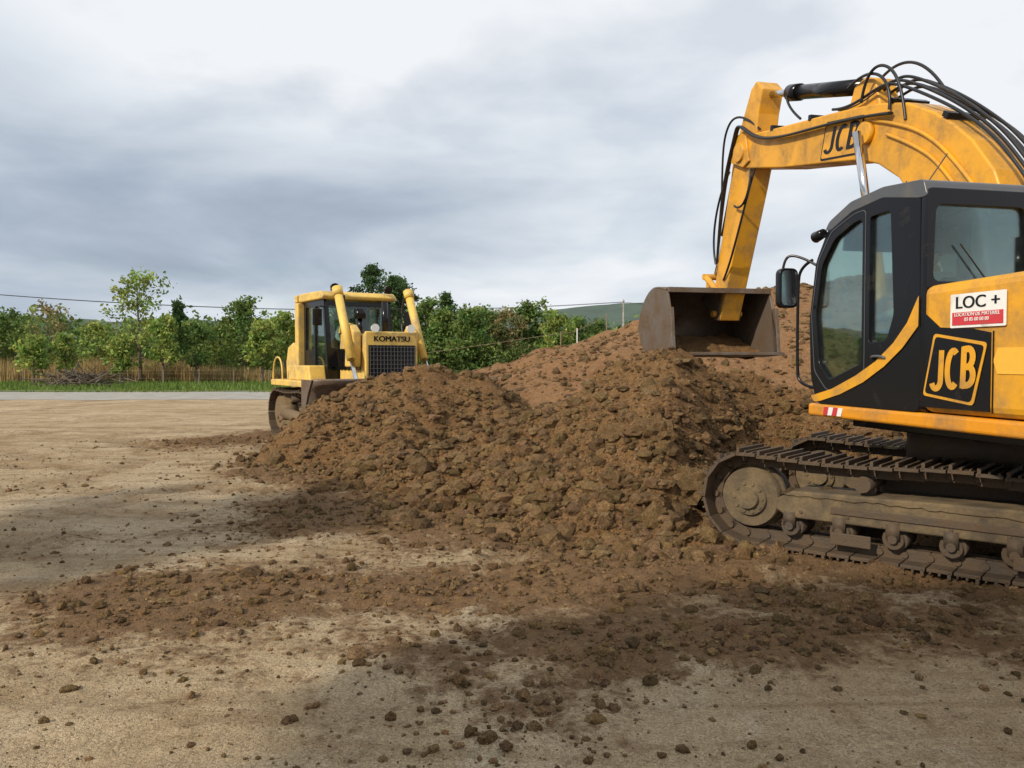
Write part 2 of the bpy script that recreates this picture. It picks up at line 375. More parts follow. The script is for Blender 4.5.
# ------------------------------------------------------------------ clods
def clods(name,P,R,mat,sub,tint):
    bm=bmesh.new();bmesh.ops.create_icosphere(bm,subdivisions=sub,radius=1);bv=np.array([v.co for v in bm.verts]);bf=np.array([[v.index for v in f.verts] for f in bm.faces]);bm.free()
    n=len(P);k=len(bv)
    sc=rng.uniform(.6,1.25,(n,1,3))*R[:,None,None];sc[:,:,2]*=.75
    jit=1+rng.uniform(-.26,.26,(n,k,1))
    v=bv[None]*jit*sc
    a=rng.uniform(0,6.28,n);c,s=np.cos(a)[:,None],np.sin(a)[:,None]
    v=np.stack([v[...,0]*c-v[...,1]*s,v[...,0]*s+v[...,1]*c,v[...,2]],-1)+P[:,None,:]
    f=bf[None]+(np.arange(n)*k)[:,None,None]
    t=np.repeat(tint,k,0)
    return mk(name,v.reshape(-1,3),f.reshape(-1,3),mat,tint=t)
def tints(n,lo=.45,hi=1.2):
    b=rng.uniform(lo,hi,(n,1));return np.concatenate([b,b*rng.uniform(.93,1.05,(n,1)),b*rng.uniform(.85,1.05,(n,1)),np.ones((n,1))],1)
def plaw(n,a,b,p=2.2):
    u=rng.uniform(0,1,n);return (a**(1-p)+u*(b**(1-p)-a**(1-p)))**(1/(1-p))
PS=[];RS=[]
n=130000;x=rng.uniform(-9,7,n);y=3+rng.uniform(0,1,n)**1.4*14-.4
m=soilmask(x,y);k=rng.uniform(0,1,n)<(m**1.3*.55+.14*vn(x*.8,y*.8,888)**2+.05);x,y=x[k],y[k];m=m[k]
r=plaw(len(x),.006,.05,2.4)*(.7+.55*m);r=np.where(rng.uniform(0,1,len(x))<.008,r+.03,r)
PS.append(np.stack([x,y,ground(x,y)+r*.15],-1));RS.append(r)
for fn,x0,x1,y0,y1,n,a,b in ((pileA,-3.6,6,5.9,10.8,42000,.010,.11),(pileB,-5.5,2,9.8,15.5,14000,.015,.10)):
    x=rng.uniform(x0,x1,n);y=rng.uniform(y0,y1,n);h=fn(x,y);g=ground(x,y)
    k=(h>-.2)&(rng.uniform(0,1,n)<.45+.9*vn(x*1.1,y*1.1,333)*(h<1.1));x,y,h,g=x[k],y[k],h[k],g[k];r=plaw(len(x),a,b,2.5)
    low=h<.5;r=np.where(low&(rng.uniform(0,1,len(x))<.03),r+rng.uniform(.02,.09,len(x)),r)
    PS.append(np.stack([x,y,np.maximum(h,g)+r*.1],-1));RS.append(r)
n=5000;x=rng.uniform(-3,14,n);y=rng.uniform(14,25,n);h=pileC(x,y);k=h>0;x,y,h=x[k],y[k],h[k];r=plaw(len(x),.025,.14,2.5);PS.append(np.stack([x,y,h+r*.1],-1));RS.append(r)
P=np.concatenate(PS);R=np.concatenate(RS)
rx,ry=P[:,0]-EX[0],P[:,1]-EX[1];kp=~((np.abs(-.764*rx+.646*ry)<2.05)&(np.abs(.646*rx+.764*ry)<1.22)&(R>.02));P,R=P[kp],R[kp]
big=R>.035
clods('dirt_clods',P[~big],R[~big],CLOD,1,tints((~big).sum()))
clods('dirt_clods',P[big],R[big],CLOD,2,tints(big.sum(),.5,1.05))
bp=np.array([(1.0,7.75,.1),(.35,8.3,.2),(1.75,7.75,.28),(1.3,7.4,.06),(-.1,8.1,.05),(2.0,5.3,.03),(.85,5.7,.05),(1.45,8.1,.45),(-1.0,3.55,.02)]);br=np.array([.17,.14,.22,.12,.11,.07,.09,.2,.04])
bp[:,2]=np.maximum(pileA(bp[:,0],bp[:,1]),ground(bp[:,0],bp[:,1]))+br*.15
clods('clay_lumps',bp,br,CLOD,3,tints(9,.6,.8))
# ------------------------------------------------------------------ tracks
def track(pre,parent,yc,w,hx,r,z0,ns,frame_mat,rollers=7,sprx=-1):
    zc=z0+r;per=4*hx+2*math.pi*r;m=MB();ch=MB();L=per/ns
    def pt(s,rr=r):
        s%=per
        if s<2*hx: return (-hx+s,zc-rr),(1,0)
        s-=2*hx
        if s<math.pi*r:
            a=-math.pi/2+s/r;return (hx+math.cos(a)*rr,zc+math.sin(a)*rr),(-math.sin(a),math.cos(a))
        s-=math.pi*r
        if s<2*hx:
            sag=-.035*abs(math.sin(math.pi*s/(hx)))
            return (hx-s,zc+rr+sag),(-1,0)
        s-=2*hx;a=math.pi/2+s/r;return (-hx+math.cos(a)*rr,zc+math.sin(a)*rr),(-math.sin(a),math.cos(a))
    for i in range(ns):
        (x,z),(dx,dz)=pt(i*L);T=(dx,0,dz);Nn=(dz,0,-dx);B=(0,1,0)
        c=Vector((x,yc,z));nv=Vector(Nn);tv=Vector(T)
        m.box(c-nv*.014,(T,B,Nn),(L*.47,w/2,.014))
        m.box(c+nv*.012-tv*L*.36,(T,B,Nn),(L*.07,w/2,.028))
        m.box(c+nv*.004,(T,B,Nn),(L*.05,w/2,.018))
        m.box(c+nv*.002+tv*L*.34,(T,B,Nn),(L*.04,w/2,.014))
        for yy in (-.09,.09):
            ch.box(c-nv*.07+Vector((0,yy,0)),(T,B,Nn),(L*.53,.022,.045))
        ch.cyl(c-nv*.07+Vector((0,-.13,0))+tv*L*.5,c-nv*.07+Vector((0,.13,0))+tv*L*.5,.028,seg=8)
    m.obj(pre+'_track_shoes',TRK,parent,bev=.004);ch.obj(pre+'_track_chain',TRK,parent)
    rw=r-.115
    wv=MB()
    for sx in (1,-1):
        wv.cyl((sx*hx,yc-.05,zc),(sx*hx,yc+.05,zc),rw,seg=40)
        wv.cyl((sx*hx,yc-w*.30,zc),(sx*hx,yc+w*.30,zc),rw*.9,seg=40)
        wv.cyl((sx*hx,yc-w*.36,zc),(sx*hx,yc+w*.36,zc),rw*.55,seg=30)
        wv.cyl((sx*hx,yc-w*.43,zc),(sx*hx,yc+w*.43,zc),rw*.34,seg=18)
        for j in range(10):
            a=j*math.pi/5
            wv.cyl((sx*hx+math.cos(a)*rw*.45,yc-w*.38,zc+math.sin(a)*rw*.45),(sx*hx+math.cos(a)*rw*.45,yc+w*.38,zc+math.sin(a)*rw*.45),.018,seg=8)
            if sx==sprx:
                for e in (0,math.pi/10): wv.box((sx*hx+math.cos(a+e)*(rw+.0),yc,zc+math.sin(a+e)*(rw)),((math.cos(a+e),0,math.sin(a+e)),(0,1,0),(-math.sin(a+e),0,math.cos(a+e))),(.05,.035,.03))
    wv.obj(pre+'_wheels',frame_mat,parent,smooth=True)
    rr=MB();x0,x1=-hx+r*.95,hx-r*.95
    for i in range(rollers):
        x=x0+(x1-x0)*i/(rollers-1)
        rr.cyl((x,yc-w*.36,z0+.19),(x,yc+w*.36,z0+.19),.075,seg=18);rr.cyl((x,yc-w*.28,z0+.19),(x,yc+w*.28,z0+.19),.095,seg=18)
        rr.cyl((x,yc-w*.42,z0+.2),(x,yc+w*.42,z0+.2),.035,seg=10)
        for s in (-1,1): rr.box((x,yc+s*w*.38,z0+.26),((1,0,0),(0,1,0),(0,0,1)),(.05,.02,.06))
    for x in (-hx*.35,hx*.4):
        rr.cyl((x,yc-w*.4,z0+2*r-.19),(x,yc+w*.4,z0+2*r-.19),.065,seg=18)
        rr.box((x,yc,z0+2*r-.27),((1,0,0),(0,1,0),(0,0,1)),(.05,.08,.06))
    rr.obj(pre+'_rollers',TRK,parent,smooth=True)
    zt=z0+r*1.36;zb=z0+.27
    prism(pre+'_frame',[(x0-.12,zb+.03),(x0-.02,zb),(x1+.02,zb),(x1+.12,zb+.06),(x1+.12,zt-.12),(x1-.02,zt-.04),(x0+.3,zt),(x0-.12,zt-.06)],yc-w*.40,yc+w*.40,frame_mat,parent,.02)
    f2=MB()
    f2.box((0,yc,(zb+zt)/2-.03),((1,0,0),(0,1,0),(0,0,1)),((x1-x0)*.36,w*.425,.03))
    for s in (-1,1):
        for x in (-.35,.45): f2.box((x*hx,yc+s*w*.43,z0+.15),((1,0,0),(0,1,0),(0,0,1)),(.16,.012,.05))
        for k in range(7): f2.cyl((x0+.1+(x1-x0-.2)*k/6,yc+s*w*.39,zb+.06),(x0+.1+(x1-x0-.2)*k/6,yc+s*w*.415,zb+.06),.018,seg=6)
    f2.obj(pre+'_guards',TRK,parent,bev=.008)
    bx=np.linspace(x0-.1,x1+.1,60);by=np.linspace(yc-w*.42,yc+w*.42,16);BX,BY=np.meshgrid(bx,by)
    BZ=zt-.03+.10*np.clip(vn(BX*5+yc,BY*5,901)-.25,0,1)*np.cos((BY-yc)/(w*.42)*1.5)+.02*fbm(BX*14,BY*14,3,902)-.05
    BZ=np.where(BX<x0+.25,BZ-.06,BZ)
    ii=np.arange(BX.size).reshape(BX.shape);q=np.stack([ii[:-1,:-1],ii[:-1,1:],ii[1:,1:],ii[1:,:-1]],-1).reshape(-1,4)
    mk(pre+'_frame_mud',np.stack([BX,BY,BZ],-1).reshape(-1,3),q,CLOD2,parent,smooth=True)
# ------------------------------------------------------------------ seated operator (body as skinned skeletons)
def skin(name,verts,edges,rad,mat,parent,root=0,sub=2):
    me=bpy.data.meshes.new(name);me.from_pydata(verts,edges,[]);me.materials.append(mat)
    o=bpy.data.objects.new(name,me);link(o,parent);o.modifiers.new('skin','SKIN')
    for i,r in enumerate(rad):
        d=me.skin_vertices[0].data[i];d.radius=r if isinstance(r,tuple) else (r,r);d.use_root=(i==root)
    s=o.modifiers.new('sub','SUBSURF');s.levels=sub;s.render_levels=sub
    for m in o.modifiers:
        if m.type=='SKIN': m.use_smooth_shade=True
    return o
def operator(loc,rz,px,py,pz,hand=.42,scale=1.):
    e=empty('operator',loc,rz);q=lambda x,y,z:(px+x*scale,py+y*scale,pz+z*scale)
    V=[q(0,0,0),q(-.03,0,.16),q(-.06,0,.34),q(-.05,0,.46),q(-.05,.17,.43),q(-.05,-.17,.43),q(.03,.23,.20),q(.03,-.23,.20),q(hand-.14,.27,.14),q(hand-.14,-.27,.14)]
    E=[(0,1),(1,2),(2,3),(3,4),(3,5),(4,6),(5,7),(6,8),(7,9)]
    skin('torso_and_arms',V,E,[(.15,.12),(.14,.11),(.16,.12),(.09,.09),.075,.075,.052,.052,.038,.038],SHIRT,e)
    V=[q(0,0,-.02),q(.05,.09,-.03),q(.05,-.09,-.03),q(.42,.14,.0),q(.42,-.14,.0),q(.5,.14,-.38),q(.5,-.14,-.38),q(.6,.14,-.42),q(.6,-.14,-.42)]
    skin('trousers',V,[(0,1),(0,2),(1,3),(2,4),(3,5),(4,6),(5,7),(6,8)],[(.15,.12),.10,.10,.07,.07,.05,.05,.045,.045],TROU,e)
    skin('neck',[q(-.045,0,.46),q(-.02,0,.58)],[(0,1)],[.055,.052],SKIN,e)
    bm=bmesh.new();bmesh.ops.create_uvsphere(bm,u_segments=28,v_segments=20,radius=1)
    for v in bm.verts:
        x,y,z=v.co;k=1-.22*max(0,-z)
        v.co=((x*.095*k+(.012 if z<-.2 and x>0 else 0)),y*.075*k,z*.118)
        if x>.93 and -.35<z<.15: v.co.x+=.022
        if x>.8 and .1<z<.3 and abs(y)>.2: v.co.x-=.008
    me=bpy.data.meshes.new('head');bm.to_mesh(me);bm.free();me.materials.append(SKIN)
    for p in me.polygons:p.use_smooth=True
    o=bpy.data.objects.new('head',me);link(o,e,Matrix.Translation(q(.0,0,.68)))
    bm=bmesh.new();bmesh.ops.create_uvsphere(bm,u_segments=28,v_segments=20,radius=1)
    bmesh.ops.delete(bm,geom=[v for v in bm.verts if v.co.z<.15+.55*max(0,v.co.x)-.5*max(0,-v.co.x)],context='VERTS')
    for v in bm.verts: v.co=(v.co.x*.103,v.co.y*.083,v.co.z*.126)
    me=bpy.data.meshes.new('hair');bm.to_mesh(me);bm.free();me.materials.append(HAIR)
    for p in me.polygons:p.use_smooth=True
    o=bpy.data.objects.new('hair',me);link(o,e,Matrix.Translation(q(.0,0,.68)))
    m=MB()
    for s in (-1,1):
        m.cyl(q(-.005,s*.070,.67),q(-.012,s*.088,.675),.022,.026,10)
    m.obj('ears',SKIN,e,smooth=True)
    m=MB()
    for s in (-1,1): m.cyl(q(.080,s*.03,.695),q(.090,s*.03,.695),.010,.008,8)
    m.box(q(.092,0,.618),((1,0,0),(0,1,0),(0,0,1)),(.004,.022,.004));m.obj('eyes_and_mouth',HAIR,e)
    for s in (-1,1):
        skin('palm',[q(hand-.14,s*.27,.14),q(hand-.05,s*.27,.14)],[(0,1)],[.034,(.022,.040)],SKIN,e,sub=1)
        for k in range(4):
            yy=s*.27+(k-1.5)*.02;l=(.030,.036,.034,.026)[k]
            skin('finger',[q(hand-.05,yy,.145),q(hand-.05+l,yy,.15),q(hand-.04+l,yy,.115),q(hand-.06+l*.6,yy,.10)],[(0,1),(1,2),(2,3)],[.010,.009,.008,.007],SKIN,e,sub=1)
        skin('thumb',[q(hand-.10,s*.27-s*.035,.15),q(hand-.06,s*.27-s*.055,.155),q(hand-.03,s*.27-s*.05,.145)],[(0,1),(1,2)],[.012,.010,.009],SKIN,e,sub=1)
# ------------------------------------------------------------------ EXCAVATOR
ex=empty('excavator',(EX[0],EX[1],.0))
uc=empty('undercarriage',(0,0,0),math.atan2(.646,-.764),ex)
for nm,yc in (('left',.89),('right',-.89)):
    track(nm,uc,yc,.55,1.62,.40,.03,48,TRKL)
prism('carbody',[(-.7,.42),(.7,.42),(.55,.8),(-.55,.8)],-.62,.62,TRK,uc,.03)
cyl('slew_ring',(0,0,.78),(0,0,1.06),.58,TRK,uc,seg=40)
cyl('slew_ring_top',(0,0,1.0),(0,0,1.14),.48,BLK,uc,seg=40)
HR=math.atan2(.975,-.22)
hs=empty('house',(0,0,0),HR,ex)
operator((EX[0],EX[1],0),HR,-.20,.70,1.86,.44,.97)
box('deck',-2.25,.68,-1.22,1.235,1.15,1.262,YEL2,hs,.025)
box('deck_underside',-2.1,.5,-.9,.9,1.06,1.148,BLK,hs,.01)
prism('engine_cover',[(-2.3,1.27),(-.76,1.27),(-.76,2.19),(-2.3,2.23)],-1.25,1.25,YEL,hs,.07)
prism('counterweight',[(-2.78,1.35),(-2.64,1.16),(-2.305,1.1),(-2.305,2.16),(-2.64,2.1),(-2.78,1.9)],-1.22,1.22,YEL,hs,.06)
prism('right_tank',[(-.74,1.27),(1.05,1.27),(1.05,1.75),(.8,1.95),(-.74,1.95)],-1.24,-.42,BLK,hs,.04)
cyl('exhaust',(-1.7,-.6,2.2),(-1.7,-.6,2.75),.06,BLK,hs)
XZ=lambda y:AX((1,0,0),(0,0,1),(0,y,0))
side=[(-.72,1.27),(.55,1.27),(.64,1.5),(.67,2.0),(.58,2.52),(.40,2.79),(.10,2.90),(-.3,2.935),(-.7,2.92)]
h1=[(-.06,1.62),(.38,1.47),(.53,1.62),(.585,2.05),(.50,2.48),(.32,2.69),(.05,2.79),(-.06,2.80)]
h2=[(-.14,1.78),(-.14,2.80),(-.39,2.81),(-.44,2.0),(-.36,1.8)]
for nm,y in (('left',1.20),('right',.30)):
    plate('cab_side_'+nm,rnd(side,.06),[rnd(h1,.05),rnd(h2,.04)],.05,BLK,hs,XZ(y),.006)
    for i,hh in enumerate((h1,h2)):
        plate('cab_window_%s_%d'%(nm,i),rnd(hh,.03),[],.006,GLS,hs,XZ(y))
plate('door_seal',rnd([(-.1,1.5),(.40,1.38),(.59,1.55),(.64,2.05),(.55,2.52),(.36,2.76),(.05,2.86),(-.1,2.87)],.05),[rnd([(-.094,1.506),(.397,1.386),(.584,1.556),(.634,2.05),(.544,2.514),(.354,2.754),(.05,2.854),(-.094,2.864)],.05)],.006,BLK2,hs,XZ(1.232))
YZ=lambda x:AX((0,1,0),(0,0,1),(x,0,0))
rearo=[(.28,1.27),(1.222,1.27),(1.222,2.90),(.28,2.90)];rearh=[(.34,2.22),(1.175,2.22),(1.155,2.79),(.37,2.79)]
plate('cab_rear',rnd(rearo,.05),[rnd(rearh,.07)],.05,BLK,hs,YZ(-.745),.006)
plate('cab_rear_window',rnd(rearh,.05),[],.006,GLS,hs,YZ(-.745))
fp=[(.55,1.3),(.64,1.5),(.665,2.0),(.58,2.5),(.41,2.76)]
v=[];f=[]
for x,z in fp: v+=[(x,.35,z),(x,1.15,z)]
for i in range(4): f.append((2*i,2*i+1,2*i+3,2*i+2))
mk('cab_windscreen',v,f,GLS,hs,smooth=True)
tube('cab_front_pillars',[[(x+.01,yy,z) for x,z in fp] for yy in (.32,1.18)],.035,BLK,hs)
prism('cab_roof',rnd([(-.78,2.84),(-.74,2.97),(-.3,3.005),(.10,2.965),(.39,2.85),(.45,2.78),(.37,2.77),(.08,2.88),(-.3,2.92),(-.7,2.84)],.03,3),.27,1.235,BLK2,hs,.012)
box('cab_floor',-.7,.55,.33,1.17,1.27,1.36,BLK,hs,.01)
box('seat_base',-.5,.0,.45,.95,1.4,1.74,SEAT,hs,.06)
prism('seat_back',[(-.54,1.7),(-.40,1.7),(-.50,2.28),(-.60,2.28)],.48,.92,SEAT,hs,.05)
box('seat_console_left',-.3,.2,1.0,1.09,1.6,1.85,BLK,hs,.03);box('seat_console_right',-.3,.2,.35,.42,1.6,1.85,BLK,hs,.03)
box('storage_bag',-.40,-.30,1.08,1.16,2.2,2.42,VEST,hs,.03)
prism('sun_visor',[(.26,2.62),(.40,2.60),(.38,2.76),(.16,2.8)],.4,1.1,BLK,hs,.01)
tube('control_levers',[[(.2,1.0,1.85),(.2,.97,2.02)],[(.2,.41,1.85),(.2,.44,2.02)],[(.38,.60,1.4),(.36,.60,1.9)],[(.38,.80,1.4),(.36,.80,1.9)]],.02,BLK,hs)
box('monitor',.36,.41,.38,.55,2.0,2.2,BLK,hs,.01)
tube('cab_handrail',[[(.65,1.22,2.55),(.77,1.27,2.5),(.80,1.27,2.3),(.80,1.27,1.6),(.77,1.27,1.42),(.61,1.2,1.4)]],.014,BLK,hs)
tube('mirror_bracket',[[(.62,1.2,2.5),(.78,1.3,2.62),(.86,1.4,2.58),(.86,1.4,2.3)]],.012,BLK,hs)
plate('mirror',rnd([(-.085,-.17),(.085,-.17),(.085,.17),(-.085,.17)],.05),[],.05,BLK,hs,AX((0,1,0),(0,0,1),(.84,1.36,2.31)),.012)
plate('mirror_face',rnd([(-.075,-.16),(.075,-.16),(.075,.16),(-.075,.16)],.05),[],.004,CHR,hs,AX((0,-1,0),(0,0,1),(.80,1.36,2.31)))
m=MB();m.cyl((.46,1.24,2.76),(.58,1.24,2.74),.04,.05);m.obj('work_light',BLK,hs,smooth=True)
tube('antenna',[[(-.55,1.05,2.98),(-.62,.93,3.2)],[(-.35,1.05,3.0),(-.33,1.05,3.05)]],.005,RUB,hs)
tube('wiper',[[(-.785,.7,2.22),(-.785,.95,2.5)]],.006,RUB,hs)
tube('door_handles',[[(-.2,1.235,1.66),(-.2,1.26,1.68),(-.36,1.26,1.68),(-.36,1.235,1.66)]],.011,BLK2,hs)
YL=lambda y:AX((-1,0,0),(0,0,1),(0,y,0))
def dec(name,pts,y,mat,hol=[]): return plate(name,[(-a,b) for a,b in pts],hol,.004,mat,hs,YL(y))
dec('black_panel',[(-.80,1.31),(-1.40,1.31),(-1.40,1.83),(-1.25,1.86),(-.95,1.88),(-.80,1.99)],1.254,BLK)
sp=[(.62,1.33),(.32,1.40),(.0,1.52),(-.25,1.64),(-.45,1.78),(-.6,1.93),(-.715,2.12)]
sp2=[(-.715,1.90),(-.55,1.74),(-.35,1.60),(-.1,1.47),(.2,1.36),(.48,1.29),(.57,1.28)]
dec('orange_stripe',sp+sp2,1.240,YEL)
plate('body_decal',[(1.455,1.56),(2.2,1.56),(2.2,1.73),(1.455,1.73),(1.42,1.645)],[],.004,paint('decal_orange',(.80,.43,.05),.4,.15),hs,YL(1.254))
lm=AX((-1,0,0),(0,0,1),(-1.09,1.262,1.59))@Matrix.Rotation(math.radians(-4),4,'Z')
sq=lambda a,b:rnd([(-a-.03,-b),(a-.05,-b-.02),(a+.03,b-.02),(-a+.04,b+.02)],.03)
plate('logo_frame',sq(.245,.215),[],.004,YEL,hs,lm);plate('logo_inner',sq(.224,.194),[],.004,BLK,hs,lm@Matrix.Translation((0,0,.004)))
logo('logo_text',.28,YEL,hs,lm@Matrix.Translation((.008,0,.009))@Matrix.Rotation(math.radians(10),4,'Z')@Matrix.Diagonal((1.1,1,1,1)),.16)
sm=AX((-1,0,0),(0,0,1),(-1.29,1.262,1.985))
plate('rental_sign',rnd([(-.235,-.115),(.235,-.115),(.235,.115),(-.235,.115)],.01),[],.005,WHT,hs,sm)
plate('rental_sign_band',[(-.215,-.098),(.215,-.098),(.215,-.01),(-.215,-.01)],[],.003,RED,hs,sm@Matrix.Translation((0,0,.004)))
text('rental_sign_text','LOC +',.115,BLK,hs,sm@Matrix.Translation((0,.052,.004)),bold=.003,sx=1.15)
text('rental_sign_small','LOCATION DE MATERIEL\n03 85 00 00 00',.034,WHT,hs,sm@Matrix.Translation((0,-.045,.008)))
for i in range(4):
    plate('reflector_%d'%i,[(-.04,-.035),(.02,-.035),(.04,.035),(-.02,.035)],[],.004,(RED,WHT)[i%2],hs,AX((-1,0,0),(0,0,1),(.40-.065*i,1.24,1.205)))
tube('panel_gaps',[[(-1.42,1.256,1.3),(-1.42,1.256,1.84)],[(-.80,1.256,1.99),(-.80,1.256,2.14)]],.005,BLK,hs,2)
up=[(-.55,2.3),(-.42,2.85),(-.28,3.2),(-.05,3.5),(.17,3.70),(.40,3.87),(.75,4.06),(1.16,4.18),(1.55,4.25),(1.94,4.31),(2.9,4.44),(3.7,4.56),(3.92,4.54)]
lo=[(3.98,4.32),(3.9,4.18),(3.7,4.13),(2.9,3.95),(1.94,3.78),(1.45,3.69),(1.15,3.58),(.85,3.38),(.62,3.1),(.35,2.6),(.1,2.0),(-.1,1.55),(-.4,1.5),(-.55,1.7)]
prism('boom',up+lo,-.19,.19,YEL,hs,.02)
for y in (.2,-.2):
    cyl('boom_boss',(1.3,y*.9,3.92),(1.3,y*1.25,3.92),.11,YEL,hs)
    cyl('boom_tip_boss',(3.82,y*.9,4.36),(3.82,y*1.3,4.36),.12,YEL,hs)
    cyl('boom_lift_cylinder',(.75,y*1.6,1.5),(1.08,y*1.6,2.95),.075,YEL,hs)
    cyl('boom_lift_rod',(1.06,y*1.6,2.9),(1.3,y*1.6,3.92),.042,CHR,hs)
prism('arm_cylinder_bracket',[(1.2,4.15),(1.75,4.23),(1.62,4.50),(1.45,4.54),(1.3,4.48)],-.12,.12,YEL,hs,.02)
cyl('arm_cylinder',(1.5,0,4.47),(2.95,0,4.87),.085,BLK,hs);cyl('arm_cylinder_gland',(2.8,0,4.83),(3.0,0,4.885),.1,BLK,hs)
cyl('arm_cylinder_rod',(2.9,0,4.86),(3.55,0,5.04),.045,CHR,hs)
bl=AX((-1,0,-.1),(-.1,0,1),(1.72,.193,3.99))
plate('boom_logo_frame',sq(.33,.19),[],.004,BLK,hs,bl);plate('boom_logo_inner',sq(.31,.17),[],.004,YEL,hs,bl@Matrix.Translation((0,0,.003)))
logo('boom_logo_text',.27,BLK,hs,bl@Matrix.Translation((.02,0,.007))@Matrix.Diagonal((1.6,1,1,1)))
prism('dipper_arm',[(3.40,5.06),(3.55,5.20),(3.68,5.14),(3.95,4.72),(4.15,4.35),(4.2,4.1),(4.72,2.45),(4.66,2.22),(4.5,2.2),(4.42,2.35),(3.75,3.9),(3.58,4.35),(3.5,4.78)],-.15,.15,YEL,hs,.015)
for y in (.17,-.17):
    prism('arm_tip_plate',[(3.6,4.2),(3.75,4.15),(4.1,4.3),(3.95,4.6),(3.7,4.62)],y*1.2-.02,y*1.2+.02,YEL,hs,.01)
cyl('bucket_cylinder',(4.15,0,4.55),(4.62,0,3.4),.07,BLK,hs);cyl('bucket_cylinder_rod',(4.6,0,3.45),(4.9,0,2.85),.04,CHR,hs)
tube('linkage',[[(4.9,.16,2.85),(4.52,.16,2.6)],[(4.9,-.16,2.85),(4.52,-.16,2.6)],[(4.9,.1,2.85),(4.95,.1,2.45)],[(4.9,-.1,2.85),(4.95,-.1,2.45)],[(4.9,-.2,2.85),(4.9,.2,2.85)],[(4.58,-.22,2.3),(4.58,.22,2.3)]],.045,YEL,hs,2)
hp=[]
for i in range(6):
    y=-.15+.06*i;o=.022*((i*3)%5)
    hp.append([(-.64,y,2.95),(-.34,y,3.40+o*.3),(.02,y,3.72+o*.5),(.4,y,3.98+o),(.75,y*1.1,4.2+o),(1.05,y*1.2,4.36+o),(1.35,y*1.2,4.30),(1.7,y*1.2,4.28),(1.9,y*1.2,4.34)])
for y in (.225,.26,.245):
    hp.append([(.9,y,4.0),(1.6,y,4.20-y*.2),(2.5,y,4.31-y*.3),(3.4,y,4.46-y*.3),(3.75,y+.05,4.75),(3.9,y,4.6),(4.2,y,4.1),(4.35,y*.9,3.6),(4.55,.17,3.0)])
hp+=[[(3.5,.12,4.58),(3.9,.2,4.95),(4.35,.18,4.85),(4.5,.12,4.5),(4.55,.1,4.0)],[(3.5,-.12,4.58),(3.95,-.2,5.0),(4.45,-.18,4.75),(4.6,-.12,4.3),(4.5,-.1,3.8)],
     [(3.6,.2,4.1),(3.5,.24,3.8),(3.7,.24,3.55),(4.0,.2,3.7)],[(2.6,.12,4.45),(2.9,.15,4.7),(3.0,.05,4.9)],[(1.4,.2,4.25),(1.3,.22,4.55),(1.0,.2,4.58),(.8,.2,4.25),(.75,.2,3.9)],
     [(1.6,-.1,4.5),(1.3,-.1,4.68),(.95,-.1,4.66),(.6,-.1,4.15)],[(1.7,.14,4.5),(1.2,.2,4.62),(.9,.22,4.35),(.95,.22,4.05)],
     [(3.55,.16,4.1),(3.75,.24,3.5),(4.0,.22,3.0),(4.35,.17,2.75)],[(4.2,.17,4.2),(4.5,.2,3.9),(4.75,.17,3.4),(4.6,.16,3.0)]]
tube('hydraulic_hoses',hp,.015,RUB,hs,4)
m=MB()
for x,z in ((2.3,4.37),(3.1,4.48)): m.box((x,0,z),((1,0,.12),(0,1,0),(-.12,0,1)),(.025,.2,.03))
for x,z in ((.25,3.80),(.95,4.14)): m.box((x,0,z),((1,0,.6),(0,1,0),(-.6,0,1)),(.03,.2,.02))
m.obj('hose_clamps',BLK,hs)
tube('boom_side_pipes',[[(-.25,.2,2.9),(.1,.205,3.36),(.5,.205,3.72),(.95,.205,3.93),(1.2,.205,4.02)],[(-.15,.2,2.8),(.2,.205,3.28),(.55,.205,3.60),(1.0,.205,3.83)]],.018,YEL,hs)
prof=[(4.28,2.58),(4.75,2.64),(5.08,2.50),(5.28,2.23),(5.26,1.98),(5.05,1.80),(4.6,1.72),(4.05,1.74)]
n=len(prof)
bw=.76;yo=.26
sm_=[]
P2=[Vector(p) for p in prof]
for i in range(n-1):
    for k in range(4):
        t=k/4;p0=P2[max(i-1,0)];p1=P2[i];p2=P2[i+1];p3=P2[min(i+2,n-1)]
        sm_.append(tuple(.5*((2*p1)+(p2-p0)*t+(2*p0-5*p1+4*p2-p3)*t*t+(-p0+3*p1-3*p2+p3)*t**3)))
sm_.append(prof[-1])
v=[(a,y,b) for a,b in sm_ for y in (yo-bw,yo+bw)]
f=[(2*i,2*i+1,2*i+3,2*i+2) for i in range(len(sm_)-1)]
o=mk('bucket_shell',v,f,STEEL,hs,smooth=True);s=o.modifiers.new('s','SOLIDIFY');s.thickness=.03
for y in (yo-bw,yo+bw):
    prism('bucket_side',list(sm_)+[(4.1,2.1)],y-.015,y+.015,STEEL,hs,.004)
m=MB()
m.box((4.03,yo,1.735),((1,0,0),(0,1,0),(0,0,1)),(.09,bw+.03,.02));m.box((4.3,yo,2.60),((1,0,0),(0,1,0),(0,0,1)),(.05,bw,.035))
for y in (yo-bw-.01,yo+bw+.01): m.box((4.13,y,2.05),((.12,0,1),(0,1,0),(-1,0,.12)),(.3,.025,.05))
m.obj('bucket_edges',STEEL,hs,bev=.005)
for y in (-.15,.15): prism('bucket_ear',[(4.4,2.6),(4.5,2.2),(4.7,2.25),(5.0,2.5),(4.98,2.62),(4.75,2.72)],y-.02,y+.02,STEEL,hs,.01)
bx=np.linspace(4.35,5.18,24);by=np.linspace(yo-bw+.04,yo+bw-.04,44);BX,BY=np.meshgrid(bx,by)
BZ=1.70+.28*sst(4.35,5.15,BX)+.10*fbm(BX*4,BY*4,4,91)
ii=np.arange(BX.size).reshape(BX.shape);q=np.stack([ii[:-1,:-1],ii[:-1,1:],ii[1:,1:],ii[1:,:-1]],-1).reshape(-1,4)
